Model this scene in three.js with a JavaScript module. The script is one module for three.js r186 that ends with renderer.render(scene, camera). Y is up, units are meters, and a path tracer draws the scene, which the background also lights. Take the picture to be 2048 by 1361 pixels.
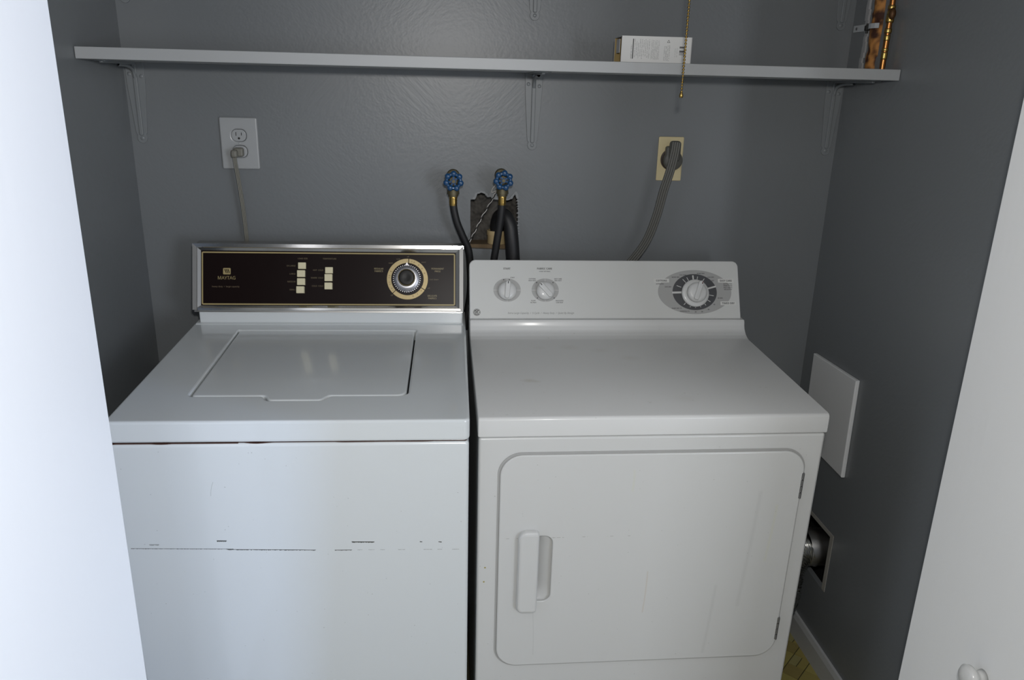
import * as THREE from 'three';
import { RoundedBoxGeometry } from 'three/addons/geometries/RoundedBoxGeometry.js';
import { mergeGeometries, mergeVertices, toCreasedNormals } from 'three/addons/utils/BufferGeometryUtils.js';
import { Brush, Evaluator, SUBTRACTION } from 'three-bvh-csg';
import { ImprovedNoise } from 'three/addons/math/ImprovedNoise.js';
import { RectAreaLightUniformsLib } from 'three/addons/lights/RectAreaLightUniformsLib.js';

// ------------------------------------------------------------------ camera, light, exposure
RectAreaLightUniformsLib.init();
const scene = new THREE.Scene();
scene.background = new THREE.Color(0x000000);
const W = 1.7554, CEIL = 2.44;                       // closet width and ceiling height
const camera = new THREE.PerspectiveCamera(46.92, 2048 / 1361, 0.05, 30);
camera.position.set(0.7425, 1.4937, 2.0084);
camera.rotation.set(-0.3136, -0.092, 0.0253, 'YXZ');
camera.updateMatrixWorld();
const renderer = new THREE.WebGLRenderer({ antialias: true });
renderer.toneMapping = THREE.LinearToneMapping;
renderer.toneMappingExposure = 0.5;
renderer.shadowMap.enabled = true;

// the photographer's flash, just above the lens
const flash = new THREE.PointLight(0xfffcf8, 6.3);
flash.name = 'flash_light';
flash.position.set(0.035, 0.14, 0.02).applyMatrix4(camera.matrixWorld);
flash.shadow.radius = 1.6;
flash.castShadow = true;
scene.add(flash);
// cool daylight from a narrow window far to the right of the closet
const WIN = { x: 5.2, z: 3.24, y: 1.42, w: 0.18, h: 1.5 };
const day = new THREE.RectAreaLight(0xb4d0ff, 350, WIN.w, WIN.h);
day.name = 'window_daylight';
day.position.set(WIN.x - 0.03, WIN.y, WIN.z);
day.lookAt(0, WIN.y, WIN.z);
scene.add(day);
// softer daylight from a window in the wall behind the photographer
const WIN2 = { x: 3.2, y: 1.35, w: 1.2, h: 1.3 };
const day2 = new THREE.RectAreaLight(0xf0f5ff, 20, WIN2.w, WIN2.h);
day2.name = 'window_daylight_behind';
day2.position.set(WIN2.x, WIN2.y, 4.37);
day2.lookAt(WIN2.x, WIN2.y, 0);
scene.add(day2);

// ------------------------------------------------------------------ helpers
let seed = 7;
const rnd = () => { seed = (seed * 1664525 + 1013904223) >>> 0; return seed / 4294967296; };
const noise = new ImprovedNoise();
const used = new Map();
function numbered(n) { const k = used.get(n) || 0; used.set(n, k + 1); return k ? `${n}_${String(k).padStart(3, '0')}` : n; }
function thing(name, label, category, pos = [0, 0, 0], group) {
  const o = new THREE.Group(); o.name = numbered(name); o.position.set(...pos); scene.add(o);
  o.userData = { label, category }; if (group) o.userData.group = group;
  return o;
}
function mesh(name, geo, mat, parent, label) {
  const m = new THREE.Mesh(Array.isArray(geo) ? join(geo) : geo, mat); m.name = parent === scene ? numbered(name) : name; m.castShadow = m.receiveShadow = true;
  parent.add(m); if (label) m.userData.label = label;
  return m;
}
function struct(name, geo, mat, parent = scene) { const m = mesh(name, geo, mat, parent); if (parent === scene) m.userData.kind = 'structure'; return m; }
function sgroup(name) { const g = new THREE.Group(); g.name = name; g.userData.kind = 'structure'; scene.add(g); return g; }
const join = (gs) => mergeGeometries(gs.map((g) => { const q = g.index ? g.toNonIndexed() : g.clone(); for (const k of Object.keys(q.attributes)) if (!['position', 'normal', 'uv'].includes(k)) q.deleteAttribute(k); if (!q.attributes.uv) q.setAttribute('uv', new THREE.BufferAttribute(new Float32Array(q.attributes.position.count * 2), 2)); return q; }));
const bx = (x0, x1, y0, y1, z0, z1, r = 0) => {
  const g = r ? new RoundedBoxGeometry(x1 - x0, y1 - y0, z1 - z0, 3, r) : new THREE.BoxGeometry(x1 - x0, y1 - y0, z1 - z0);
  g.translate((x0 + x1) / 2, (y0 + y1) / 2, (z0 + z1) / 2); return g;
};
function ext(shape, depth, b = 0, curve = 12) {
  const g = new THREE.ExtrudeGeometry(shape, b ? { depth: depth - 2 * b, bevelEnabled: true, bevelThickness: b, bevelSize: b, bevelOffset: -b, bevelSegments: 3, curveSegments: curve } : { depth, bevelEnabled: false, curveSegments: curve });
  if (b) g.translate(0, 0, b);
  return g;
}
function rr(x0, y0, x1, y1, r, into = new THREE.Shape()) {
  const [a, b, c, d] = Array.isArray(r) ? r : [r, r, r, r];      // bottom-left, bottom-right, top-right, top-left
  into.moveTo(x0 + a, y0); into.lineTo(x1 - b, y0); if (b) into.absarc(x1 - b, y0 + b, b, -Math.PI / 2, 0);
  into.lineTo(x1, y1 - c); if (c) into.absarc(x1 - c, y1 - c, c, 0, Math.PI / 2);
  into.lineTo(x0 + d, y1); if (d) into.absarc(x0 + d, y1 - d, d, Math.PI / 2, Math.PI);
  into.lineTo(x0, y0 + a); if (a) into.absarc(x0 + a, y0 + a, a, Math.PI, Math.PI * 1.5);
  return into;
}
const poly = (pts) => new THREE.Shape(pts.map(([x, y]) => new THREE.Vector2(x, y)));
const V = (p) => new THREE.Vector3(...p);
const tube = (pts, r, n = 48, k = 12) => new THREE.TubeGeometry(new THREE.CatmullRomCurve3(pts.map(V)), n, r, k);
const lathe = (pts, n = 32) => new THREE.LatheGeometry(pts.map(([x, y]) => new THREE.Vector2(x, y)), n);
const alongZ = (g) => g.rotateX(Math.PI / 2);                     // a lathe's axis from y to z
const cyl = (r, h, n = 24, r2 = r) => new THREE.CylinderGeometry(r2, r, h, n);
// a profile given as [z, y] points, swept along x from x0 to x1
function sweepX(pts, x0, x1, b = 0) {
  const g = ext(poly(pts.map(([z, y]) => [-z, y])), x1 - x0, b);
  g.rotateY(Math.PI / 2); g.translate(x0, 0, 0); return g;        // shape x -> -z -> z
}
function planar(g, x0, y0, w, h, ax = 0, ay = 1) {
  const p = g.attributes.position, uv = new Float32Array(p.count * 2);
  for (let i = 0; i < p.count; i++) { uv[2 * i] = (p.getComponent(i, ax) - x0) / w; uv[2 * i + 1] = (p.getComponent(i, ay) - y0) / h; }
  g.setAttribute('uv', new THREE.BufferAttribute(uv, 2)); return g;
}
function canvasTexture(w, h, draw) {
  const c = document.createElement('canvas'); c.width = w; c.height = h; draw(c.getContext('2d'), w, h);
  const t = new THREE.CanvasTexture(c); t.colorSpace = THREE.SRGBColorSpace; t.anisotropy = 8; return t;
}
function noiseTexture(size, f) {
  const d = new Uint8Array(size * size * 4);
  for (let y = 0; y < size; y++) for (let x = 0; x < size; x++) { const v = Math.max(0, Math.min(255, Math.round(f(x / size, y / size) * 255))); d.set([v, v, v, 255], (y * size + x) * 4); }
  const t = new THREE.DataTexture(d, size, size); t.wrapS = t.wrapT = THREE.RepeatWrapping; t.magFilter = THREE.LinearFilter; t.minFilter = THREE.LinearFilter; t.needsUpdate = true; return t;
}
// periodic noise
const pn = (u, v, n, s) => { const a = 2 * Math.PI; const R = n / a; return noise.noise(R * Math.cos(a * u) + s, R * Math.sin(a * u) + R * Math.cos(a * v), R * Math.sin(a * v) + s * 1.7); };

// ------------------------------------------------------------------ materials
const lin = (r, g, b) => new THREE.Color().setRGB(r, g, b);
const std = (c, roughness = 0.6, metalness = 0, more = {}) => new THREE.MeshStandardMaterial({ color: c, roughness, metalness, ...more });
const phys = (c, roughness, more = {}) => new THREE.MeshPhysicalMaterial({ color: c, roughness, ...more });
const peel = noiseTexture(512, (u, v) => 0.5 + 0.3 * pn(u, v, 40, 3) + 0.25 * pn(u, v, 90, 9));
const wallMat = (k) => { const t = peel.clone(); t.repeat.set(2.2, 2.2); t.needsUpdate = true; return std(lin(0.163 * k, 0.174 * k, 0.181 * k), 0.38, 0, { bumpMap: t, bumpScale: 0.0003 }); };
const M = {
  wall: wallMat(1), whiteWall: std(lin(0.2, 0.2, 0.19), 0.75), ceiling: std(lin(0.5, 0.5, 0.49), 0.9),
  shelf: std(lin(0.36, 0.37, 0.375), 0.45), bracket: std(lin(0.18, 0.193, 0.2), 0.36),
  enamel: phys(lin(0.62, 0.65, 0.66), 0.22, { clearcoat: 0.6, clearcoatRoughness: 0.08 }),
  dryerWhite: phys(lin(0.55, 0.555, 0.545), 0.32, { clearcoat: 0.35, clearcoatRoughness: 0.15 }),
  plasticWhite: phys(lin(0.60, 0.605, 0.595), 0.35, { clearcoat: 0.3, clearcoatRoughness: 0.1 }),
  door: std(lin(0.74, 0.74, 0.72), 0.5), chrome: std(lin(0.72, 0.71, 0.69), 0.16, 1), dullChrome: std(lin(0.42, 0.41, 0.39), 0.34, 1), gold: std(lin(0.23, 0.185, 0.10), 0.42, 0.8),
  brass: std(lin(0.42, 0.28, 0.085), 0.3, 1), oldBrass: std(lin(0.11, 0.095, 0.055), 0.5, 0.6), copper: std(lin(0.36, 0.15, 0.045), 0.3, 1), rubber: std(lin(0.012, 0.012, 0.013), 0.5),
  dark: std(lin(0.01, 0.01, 0.01), 0.7), cream: phys(lin(0.66, 0.6, 0.4), 0.4), almond: std(lin(0.62, 0.53, 0.31), 0.45), cord: std(lin(0.17, 0.165, 0.14), 0.5), darkCord: std(lin(0.10, 0.10, 0.09), 0.5),
  plate: phys(lin(0.35, 0.36, 0.365), 0.3), bakelite: std(lin(0.035, 0.024, 0.018), 0.35), blue: phys(lin(0.007, 0.055, 0.15), 0.3, { clearcoat: 0.5, clearcoatRoughness: 0.1 }),
  board: std(lin(0.15, 0.14, 0.125), 0.95), wood: std(lin(0.16, 0.11, 0.06), 0.9), pvc: std(lin(0.5, 0.38, 0.2), 0.5), kraft: std(lin(0.3, 0.22, 0.09), 0.9), card: std(lin(0.6, 0.6, 0.6), 0.7),
  gyp: std(lin(0.3, 0.29, 0.26), 0.95), foil: std(lin(0.62, 0.62, 0.6), 0.24, 1), galv: std(lin(0.42, 0.41, 0.39), 0.35, 1), rust: std(lin(0.06, 0.025, 0.012), 0.9),
  silver: std(lin(0.34, 0.34, 0.36), 0.33, 0.75), base: std(lin(0.45, 0.46, 0.46), 0.5), hinge: std(lin(0.2, 0.2, 0.2), 0.4, 0.8), grout: std(lin(0.05, 0.045, 0.02), 0.9), strap: std(lin(0.5, 0.52, 0.53), 0.5, 0.1),
};

// ------------------------------------------------------------------ the room
{
  // back wall: drywall with a torn opening round the drain, and a board standing behind it
  const back = sgroup('wall_back');
  const s = poly([[-0.1, 0], [W + 0.1, 0], [W + 0.1, CEIL], [-0.1, CEIL]]);
  const tear = [[0.8128, 1.2157], [0.8196, 1.2168], [0.8236, 1.2225], [0.8273, 1.2305], [0.8371, 1.2345], [0.8430, 1.2338], [0.8508, 1.2308], [0.8568, 1.2231], [0.8647, 1.2252], [0.8690, 1.2205], [0.8727, 1.2175], [0.8845, 1.2166], [0.8960, 1.2150], [0.9062, 1.2159], [0.916, 1.22], [0.9190, 1.2255], [0.9217, 1.2298], [0.9275, 1.2338], [0.9300, 1.2270], [0.9318, 1.2202], [0.9346, 1.1927], [0.9352, 1.1500], [0.9365, 1.1208], [0.9377, 1.0874], [0.9200, 1.0862], [0.9031, 1.0871], [0.8600, 1.0882], [0.8147, 1.0896], [0.8120, 1.1080], [0.8134, 1.1298], [0.8124, 1.1700]];
  const hole = new THREE.Path(tear.map(([x, y]) => new THREE.Vector2(x, y)));
  s.holes.push(hole);
  const g = new THREE.ExtrudeGeometry(s, { depth: 0.014, bevelEnabled: false }); g.translate(0, 0, -0.014);
  mesh('drywall', g, M.wall, back);
  const boardTex = noiseTexture(256, (u, v) => 0.55 + 0.35 * pn(u, v, 6, 2) + 0.3 * pn(u, v, 22, 5));
  const bm = M.board; bm.map = boardTex; bm.bumpMap = boardTex; bm.bumpScale = 0.004;
  mesh('backing_board', planar(bx(-0.1, W + 0.1, 0, CEIL, -0.16, -0.075), 0.8, 1.08, 0.16, 0.16), bm, back, 'rough grey board seen through the torn opening');
  mesh('wood_ledge', bx(0.79, 0.96, 1.05, 1.0985, -0.075, -0.0145), M.wood, back, 'stained wood ledge at the bottom of the torn opening');
  // paler torn paper along the upper rim of the opening
  const rim = [];
  for (let i = 1; i < 22; i++) {
    const [xa, ya] = tear[i], [xb, yb] = tear[i + 1];
    for (let k = 0; k < 4; k++) {
      const t = k / 4, x = xa + (xb - xa) * t, y = ya + (yb - ya) * t, hgt = 0.0015 + 0.0035 * rnd() + (x > 0.862 && x < 0.888 ? 0.012 : 0);
      const q = ext(poly([[-0.002 - 0.002 * rnd(), 0], [0.003 + 0.002 * rnd(), -0.0005], [0.0015 + 0.003 * rnd(), hgt], [-0.0025 * rnd(), hgt * (0.6 + 0.5 * rnd())]]), 0.0006 + 0.001 * rnd());
      rim.push(q.translate(x, y, 0));
    }
  }
  mesh('torn_rim', rim, std(lin(0.27, 0.28, 0.285), 0.8), back, 'paler torn paint along the rim of the opening');

  const left = bx(-0.1, 0, 0, CEIL, -0.16, 0.95); struct('wall_left', left, M.wall);

  const right = sgroup('wall_right');
  const rs = poly([[0.16, 0], [-0.95, 0], [-0.95, CEIL], [0.16, CEIL]].map(([a, b]) => [a, b]));   // shape x = -z
  const vent = [[-0.302, 0.379], [-0.30, 0.388], [-0.187, 0.396], [-0.13, 0.394], [-0.127, 0.24], [-0.16, 0.228], [-0.278, 0.224], [-0.286, 0.232], [-0.290, 0.27], [-0.297, 0.33]];
  rs.holes.push(new THREE.Path(vent.map(([x, y]) => new THREE.Vector2(x, y))));
  const slot = []; for (let y = 1.552; y <= 2.36; y += 0.03) slot.push([-0.082 - 0.006 * rnd() + 0.004 * Math.sin(y * 30), y]); for (let y = 2.36; y >= 1.552; y -= 0.03) slot.push([-0.142 + 0.003 * rnd(), y]);
  rs.holes.push(new THREE.Path(slot.map(([x, y]) => new THREE.Vector2(x, y))));
  const rg = new THREE.ExtrudeGeometry(rs, { depth: 0.014, bevelEnabled: false }); rg.rotateY(Math.PI / 2); rg.translate(W, 0, 0);
  mesh('drywall', rg, M.wall, right);
  mesh('stud_backing', bx(W + 0.085, W + 0.1, 0, CEIL, -0.16, 0.95), M.dark, right);
  const cut = []; // raw gypsum edge round the vent opening
  cut.push(bx(W - 0.0015, W + 0.012, 0.226, 0.385, 0.287, 0.302).rotateX(0));
  cut.push(bx(W - 0.0015, W + 0.012, 0.385, 0.396, 0.13, 0.302));
  mesh('cut_edge', cut, M.gyp, right, 'raw gypsum edge of the vent opening');
  // ragged plaster beside the foam-covered pipe
  const rag = []; for (let y = 1.53; y < CEIL; y += 0.012) { const w = 0.009 + 0.007 * rnd(), z = 0.066 + 0.004 * Math.sin(y * 40) + 0.004 * rnd(); rag.push(bx(W - 0.004 - 0.002 * rnd(), W, y, y + 0.0125, z, z + w)); }
  mesh('plaster_edge', rag, std(lin(0.36, 0.36, 0.36), 0.8), right, 'ragged plaster strip beside the brown pipe');

  struct('baseboard_right', sweepX([[0, 0], [0.011, 0], [0.011, 0.058], [0.007, 0.0713], [0, 0.0713]], 0, 0.95, 0.001).rotateY(-Math.PI / 2).translate(W, 0, 0), M.base);

  struct('ceiling', bx(-1.3, 5.4, CEIL, CEIL + 0.1, -0.16, 4.4), M.ceiling);
  const fl = sgroup('floor');
  mesh('vinyl', bx(-1.3, 5.4, -0.1, -0.002, -0.16, 4.4), M.grout, fl);
  mesh('room_vinyl', bx(-1.3, 5.4, -0.05, 0, 0.75, 4.4), std(lin(0.4, 0.36, 0.26), 0.5), fl);
  // small diamond-laid tiles where the floor shows beside the dryer
  const tones = [lin(0.30, 0.25, 0.075), lin(0.34, 0.29, 0.09), lin(0.26, 0.21, 0.07), lin(0.30, 0.27, 0.11)].map((c) => std(c, 0.45));
  const a = 0.046, sq = bx(-a / 2 + 0.0012, a / 2 - 0.0012, -0.008, 0.0008, -a / 2 + 0.0012, a / 2 - 0.0012), half = bx(-a / 2 + 0.0012, a / 2 - 0.0012, -0.008, 0.0008, -a / 4 + 0.0012, a / 4 - 0.0012);
  for (let i = -14; i < 14; i++) for (let j = -14; j < 14; j++) {
    const x = 1.62 + (i + j) * a * 0.7071, z = 0.40 + (i - j) * a * 0.7071;
    if (x < 1.50 || x > 1.77 || z < 0.14 || z > 0.72) continue;
    const k = (i * 2 + j * 5 + 100) % 4;
    const cells = (i + 2 * j + 60) % 3 === 0 ? [[half, -a / 4], [half, a / 4]] : [[sq, 0]];
    for (const [g2, off] of cells) { const t = mesh('tile', g2, tones[(k + (off > 0 ? 1 : 0)) % 4], fl); t.position.set(x + off * 0.7071, 0, z + off * 0.7071); t.rotation.y = Math.PI / 4; }
  }
  // the room in front of the closet
  struct('wall_front', [bx(-1.3, -0.1, 0, CEIL, 0.85, 0.95), bx(W + 0.1, 5.4, 0, CEIL, 0.85, 0.95), bx(-0.1, W + 0.1, 2.05, CEIL, 0.85, 0.95)], M.whiteWall);
  struct('wall_west', bx(-1.4, -1.3, 0, CEIL, 0.85, 4.4), M.whiteWall);
  const a0 = WIN2.x - WIN2.w / 2, a1 = WIN2.x + WIN2.w / 2, b0 = WIN2.y - WIN2.h / 2, b1 = WIN2.y + WIN2.h / 2;
  struct('wall_south', [bx(-1.4, a0, 0, CEIL, 4.4, 4.5), bx(a1, 5.4, 0, CEIL, 4.4, 4.5), bx(a0, a1, 0, b0, 4.4, 4.5), bx(a0, a1, b1, CEIL, 4.4, 4.5)], M.whiteWall);
  const glow = new THREE.MeshStandardMaterial({ color: 0x222222, emissive: lin(0.8, 0.9, 1), emissiveIntensity: 2 });
  const win2 = sgroup('window_2');
  mesh('window_frame', [bx(a0, a1, b0, b0 + 0.04, 4.4, 4.46), bx(a0, a1, b1 - 0.04, b1, 4.4, 4.46), bx(a0, a0 + 0.04, b0, b1, 4.4, 4.46), bx(a1 - 0.04, a1, b0, b1, 4.4, 4.46), bx(WIN2.x - 0.02, WIN2.x + 0.02, b0, b1, 4.4, 4.46)], M.door, win2);
  mesh('window_pane', bx(a0, a1, b0, b1, 4.43, 4.44), glow, win2);
  const z0 = WIN.z - WIN.w / 2, z1 = WIN.z + WIN.w / 2, y0 = WIN.y - WIN.h / 2, y1 = WIN.y + WIN.h / 2;
  struct('wall_east', [bx(WIN.x, WIN.x + 0.2, 0, y0, 0.85, 4.5), bx(WIN.x, WIN.x + 0.2, y1, CEIL, 0.85, 4.5), bx(WIN.x, WIN.x + 0.2, y0, y1, 0.85, z0), bx(WIN.x, WIN.x + 0.2, y0, y1, z1, 4.5)], M.whiteWall);
  const win = sgroup('window_1');
  mesh('window_frame', [bx(WIN.x, WIN.x + 0.06, y0, y0 + 0.03, z0, z1), bx(WIN.x, WIN.x + 0.06, y1 - 0.03, y1, z0, z1), bx(WIN.x, WIN.x + 0.06, y0, y1, z0, z0 + 0.03), bx(WIN.x, WIN.x + 0.06, y0, y1, z1 - 0.03, z1)], M.door, win);
  mesh('window_pane', bx(WIN.x + 0.02, WIN.x + 0.035, y0, y1, z0, z1), new THREE.MeshStandardMaterial({ color: 0x222222, emissive: lin(0.55, 0.75, 1), emissiveIntensity: 2.5 }), win);

  // folding doors standing open at both sides
  const panel = (x0, x1, z0b, z1b) => { const g2 = new RoundedBoxGeometry(x1 - x0, 2.0, z1b - z0b, 3, 0.003); g2.translate((x0 + x1) / 2, 1.015, (z0b + z1b) / 2); return g2; };
  const grain = noiseTexture(256, (u, v) => 0.5 + 0.35 * pn(u, v, 14, 8)); grain.repeat.set(3, 1.2);
  const dm = std(lin(0.88, 0.86, 0.825), 0.5, 0, { bumpMap: grain, bumpScale: 0.0002 });
  const d1 = sgroup('door_1');
  const lx = 0.2298;
  mesh('door_panel', panel(lx - 0.034, lx, 0.85, 1.285), dm, d1);
  mesh('door_panel', panel(lx - 0.074, lx - 0.040, 0.85, 1.285), dm, d1);
  mesh('hinge', [bx(lx - 0.06, lx - 0.014, 0.3, 0.38, 1.283, 1.288), bx(lx - 0.06, lx - 0.014, 1.65, 1.73, 1.283, 1.288)], M.hinge, d1);
  const d2 = sgroup('door_2');
  const rx = 1.607;
  mesh('door_panel', panel(rx, rx + 0.034, 0.85, 1.285), std(lin(0.80, 0.81, 0.81), 0.5, 0, { bumpMap: grain, bumpScale: 0.0003 }), d2);
  mesh('door_panel', panel(rx + 0.040, rx + 0.074, 0.85, 1.285), dm, d2);
  mesh('hinge', [bx(rx + 0.014, rx + 0.06, 0.3, 0.38, 1.283, 1.288), bx(rx + 0.014, rx + 0.06, 1.65, 1.73, 1.283, 1.288)], M.hinge, d2);
  const kn = lathe([[0, 0], [0.010, 0], [0.008, 0.007], [0.009, 0.012], [0.0155, 0.018], [0.0165, 0.024], [0.013, 0.029], [0.006, 0.0315], [0, 0.032]]);
  kn.rotateZ(Math.PI / 2); kn.scale(1.1, 1.25, 1.25); kn.translate(rx, 0.606, 1.044);
  mesh('door_knob', kn, M.plasticWhite, d2, 'white round knob');
}

// ------------------------------------------------------------------ washing machine
const FONT = 'sans-serif';
{
  const h = 0.9323, w = 0.6509, D = 0.5377;
  const m = thing('washing_machine', 'white top-loading washing machine with a dark brown control panel and scuffed front', 'washing machine');
  m.rotation.set(0.0434, -0.0128, 0, 'YXZ'); m.position.set(0.1468, h, 0.1399).sub(new THREE.Vector3(0, h, 0).applyEuler(m.rotation));
  // cabinet, with scuffs and rust on its front
  const cw = 1536, ch = 2048, fx = (x) => x / w * cw, fy = (y) => -y / 0.90 * ch;
  const skin = canvasTexture(cw, ch, (c) => {
    c.fillStyle = '#ffffff'; c.fillRect(0, 0, cw, ch);
    c.fillStyle = '#4a2a20';                                    // rust below the lip of the top
    for (let x = 0; x < w; x += 0.002) { const k = Math.max(0, noise.noise(x * 18, 3.2, 1)) * (x < 0.35 ? 1 : 0.55) + (x < 0.23 ? 0.35 : 0.1); c.globalAlpha = Math.min(1, 0.55 + k); c.fillRect(fx(x), fy(-0.0440), fx(0.0022), fy(-(0.0022 + 0.0030 * k))); }
    c.globalAlpha = 1; c.fillStyle = '#33332f';
    const line = (x0, x1, ya, yb, hgt, p) => { for (let x = x0; x < x1; x += 0.0015) { if (noise.noise(x * 45, ya * 90, 2) > p) continue; const y = ya + (yb - ya) * (x - x0) / (x1 - x0), t = hgt * (0.5 + 0.7 * rnd()); c.fillRect(fx(x), fy(y), fx(0.0016), fy(-t)); } };
    c.globalAlpha = 0.85;
    line(0.012, 0.20, -0.2665, -0.2718, 0.0012, 0.3); line(0.19, 0.335, -0.2725, -0.2768, 0.0019, 0.6); line(0.335, 0.37, -0.277, -0.278, 0.0016, 0.05);
    line(0.392, 0.425, -0.2785, -0.279, 0.0015, 0.5); c.globalAlpha = 0.3; line(0.425, 0.648, -0.279, -0.2822, 0.0011, -0.05); line(0.03, 0.07, -0.258, -0.2585, 0.003, 0.1);
    c.globalAlpha = 0.9; line(0.172, 0.190, -0.2522, -0.2528, 0.0028, 1); line(0.425, 0.468, -0.2600, -0.2612, 0.0026, 1); line(0.556, 0.560, -0.2625, -0.263, 0.002, 1); line(0.592, 0.597, -0.2635, -0.264, 0.002, 1); line(0.612, 0.625, -0.264, -0.2645, 0.002, 0.1);
    c.globalAlpha = 0.25; c.lineWidth = 2; c.strokeStyle = '#66665f';
    c.beginPath(); c.moveTo(fx(0.178), fy(-0.125)); c.quadraticCurveTo(fx(0.172), fy(-0.14), fx(0.171), fy(-0.155)); c.stroke();
    for (let i = 0; i < 60; i++) { c.globalAlpha = 0.12 + 0.15 * rnd(); c.fillRect(fx(rnd() * w), fy(-0.06 - 0.6 * rnd()), 2 + 3 * rnd(), 2 + 2 * rnd()); }
    c.globalAlpha = 1;
  });
  const front = M.enamel.clone(); front.map = skin;
  mesh('cabinet', planar(bx(-0.006, w - 0.001, 0.06, h - 0.0455, -0.095, D - 0.002, 0.008), 0, h - 0.90, w, 0.90), front, m);
  for (const [x, z, y] of [[0.05, 0.49, 0.0225], [0.6, 0.49, 0.0225], [0.05, -0.05, 0.001], [0.6, -0.05, 0.001]]) mesh('foot', lathe([[0, y], [0.018, y], [0.02, y + 0.008], [0.012, y + 0.016], [0.012, 0.065], [0, 0.065]], 20).translate(x, 0, z), M.rubber, m);
  // top plate with the lid opening
  const outer = rr(0, -D, w, 0.095, [0.012, 0.012, 0.003, 0.003]);
  const lidPath = (g, e) => {                                    // outline of the lid grown by e, y = -z
    const p = new THREE.Path(), x0 = 0.1175 - e, x1 = 0.5300 + e, yb = -0.054 + e, yf = -0.4258 - e, yt = -0.4465 - e;
    p.moveTo(x0 + 0.008, yf); p.lineTo(0.252 - e, yf); p.bezierCurveTo(0.262 - e, yf, 0.262 - e, yt, 0.274 - e, yt); p.lineTo(0.363 + e, yt); p.bezierCurveTo(0.375 + e, yt, 0.375 + e, yf, 0.386 + e, yf);
    p.lineTo(x1 - 0.022, yf); p.quadraticCurveTo(x1, yf, x1, yf + 0.022); p.lineTo(x1, yb - 0.004); p.quadraticCurveTo(x1, yb, x1 - 0.004, yb); p.lineTo(x0 + 0.004, yb); p.quadraticCurveTo(x0, yb, x0, yb - 0.004); p.lineTo(x0, yf + 0.012); p.quadraticCurveTo(x0, yf, x0 + 0.008, yf);
    return p;
  };
  outer.holes.push(lidPath(0, 0.0018));
  const lay = (g, y) => { g.rotateX(-Math.PI / 2); g.translate(0, y, 0); return g; };   // shape y -> -z, depth -> +y
  mesh('top', lay(ext(outer, 0.0429, 0.005), h - 0.0429), M.enamel, m);
  mesh('tub_opening', bx(0.10, 0.55, h - 0.030, h - 0.026, 0.04, 0.46), M.dark, m);
  const lidShape = new THREE.Shape(lidPath(0, -0.0012).getPoints(10));
  mesh('lid', lay(ext(lidShape, 0.016, 0.004), h - 0.0172), M.enamel, m);
  // riser and console body
  mesh('riser', [bx(0.0125, 0.6435, h, h + 0.0285, -0.08, 0.004, 0.003), sweepX([[-0.01, h - 0.002], [0.016, h - 0.002], [0.0155, h + 0.0006], [0.010, h + 0.0022], [-0.01, h + 0.0024]], 0.006, w - 0.006)], M.enamel, m);
  const lean = 20 * Math.PI / 180, y0 = h + 0.0285, z0 = 0.006;
  const F = new THREE.Matrix4().makeBasis(V([1, 0, 0]), V([0, Math.cos(lean), -Math.sin(lean)]), V([0, Math.sin(lean), Math.cos(lean)])).setPosition(0, y0, z0);
  const onFace = (g) => g.applyMatrix4(F);
  const zt = z0 - 0.162 * Math.sin(lean), yt = y0 + 0.162 * Math.cos(lean);
  mesh('console', sweepX([[z0, y0 + 0.0005], [zt, yt], [-0.088, yt], [-0.088, y0 + 0.0005]], 0.003, 0.6435), M.dullChrome, m);
  // chrome frame: four bars with a sloping inner face
  const bar = (len, wd) => { const g = ext(poly([[0, 0], [wd, 0], [wd, 0.003], [wd * 0.62, 0.0075], [wd * 0.55, 0.010], [0.001, 0.0105], [0, 0.009]]), len); return g; };   // x = in-plane width from the outside, y = out of the face, z = along
  const top = bar(0.6445, 0.0165); top.applyMatrix4(new THREE.Matrix4().makeBasis(V([0, -1, 0]), V([0, 0, 1]), V([-1, 0, 0])).setPosition(0.6455, 0.1640, 0));
  const bot = bar(0.6250, 0.0125); bot.applyMatrix4(new THREE.Matrix4().makeBasis(V([0, 1, 0]), V([0, 0, 1]), V([1, 0, 0])).setPosition(0.0135, 0.0035, 0));
  const lef = bar(0.158, 0.0185); lef.applyMatrix4(new THREE.Matrix4().makeBasis(V([1, 0, 0]), V([0, 0, 1]), V([0, -1, 0])).setPosition(0.0009, 0.1630, 0));
  const rig = bar(0.158, 0.0185); rig.applyMatrix4(new THREE.Matrix4().makeBasis(V([-1, 0, 0]), V([0, 0, 1]), V([0, 1, 0])).setPosition(0.6455, 0.0030, 0));
  mesh('top_trim', onFace(top), M.chrome, m); mesh('bottom_trim', onFace(bot), M.chrome, m);
  const sideTrim = std(lin(0.26, 0.26, 0.255), 0.42, 0.45); mesh('side_trim', onFace(lef), sideTrim, m); mesh('side_trim', onFace(rig), sideTrim, m);
  // printed panel
  const px0 = 0.0175, px1 = 0.6290, pt0 = 0.0150, pt1 = 0.1490, K = 2048 / (px1 - px0), PH = Math.round((pt1 - pt0) * K);
  const X = (x) => (x - px0) * K, Y = (t) => (pt1 - t) * K;
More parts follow.
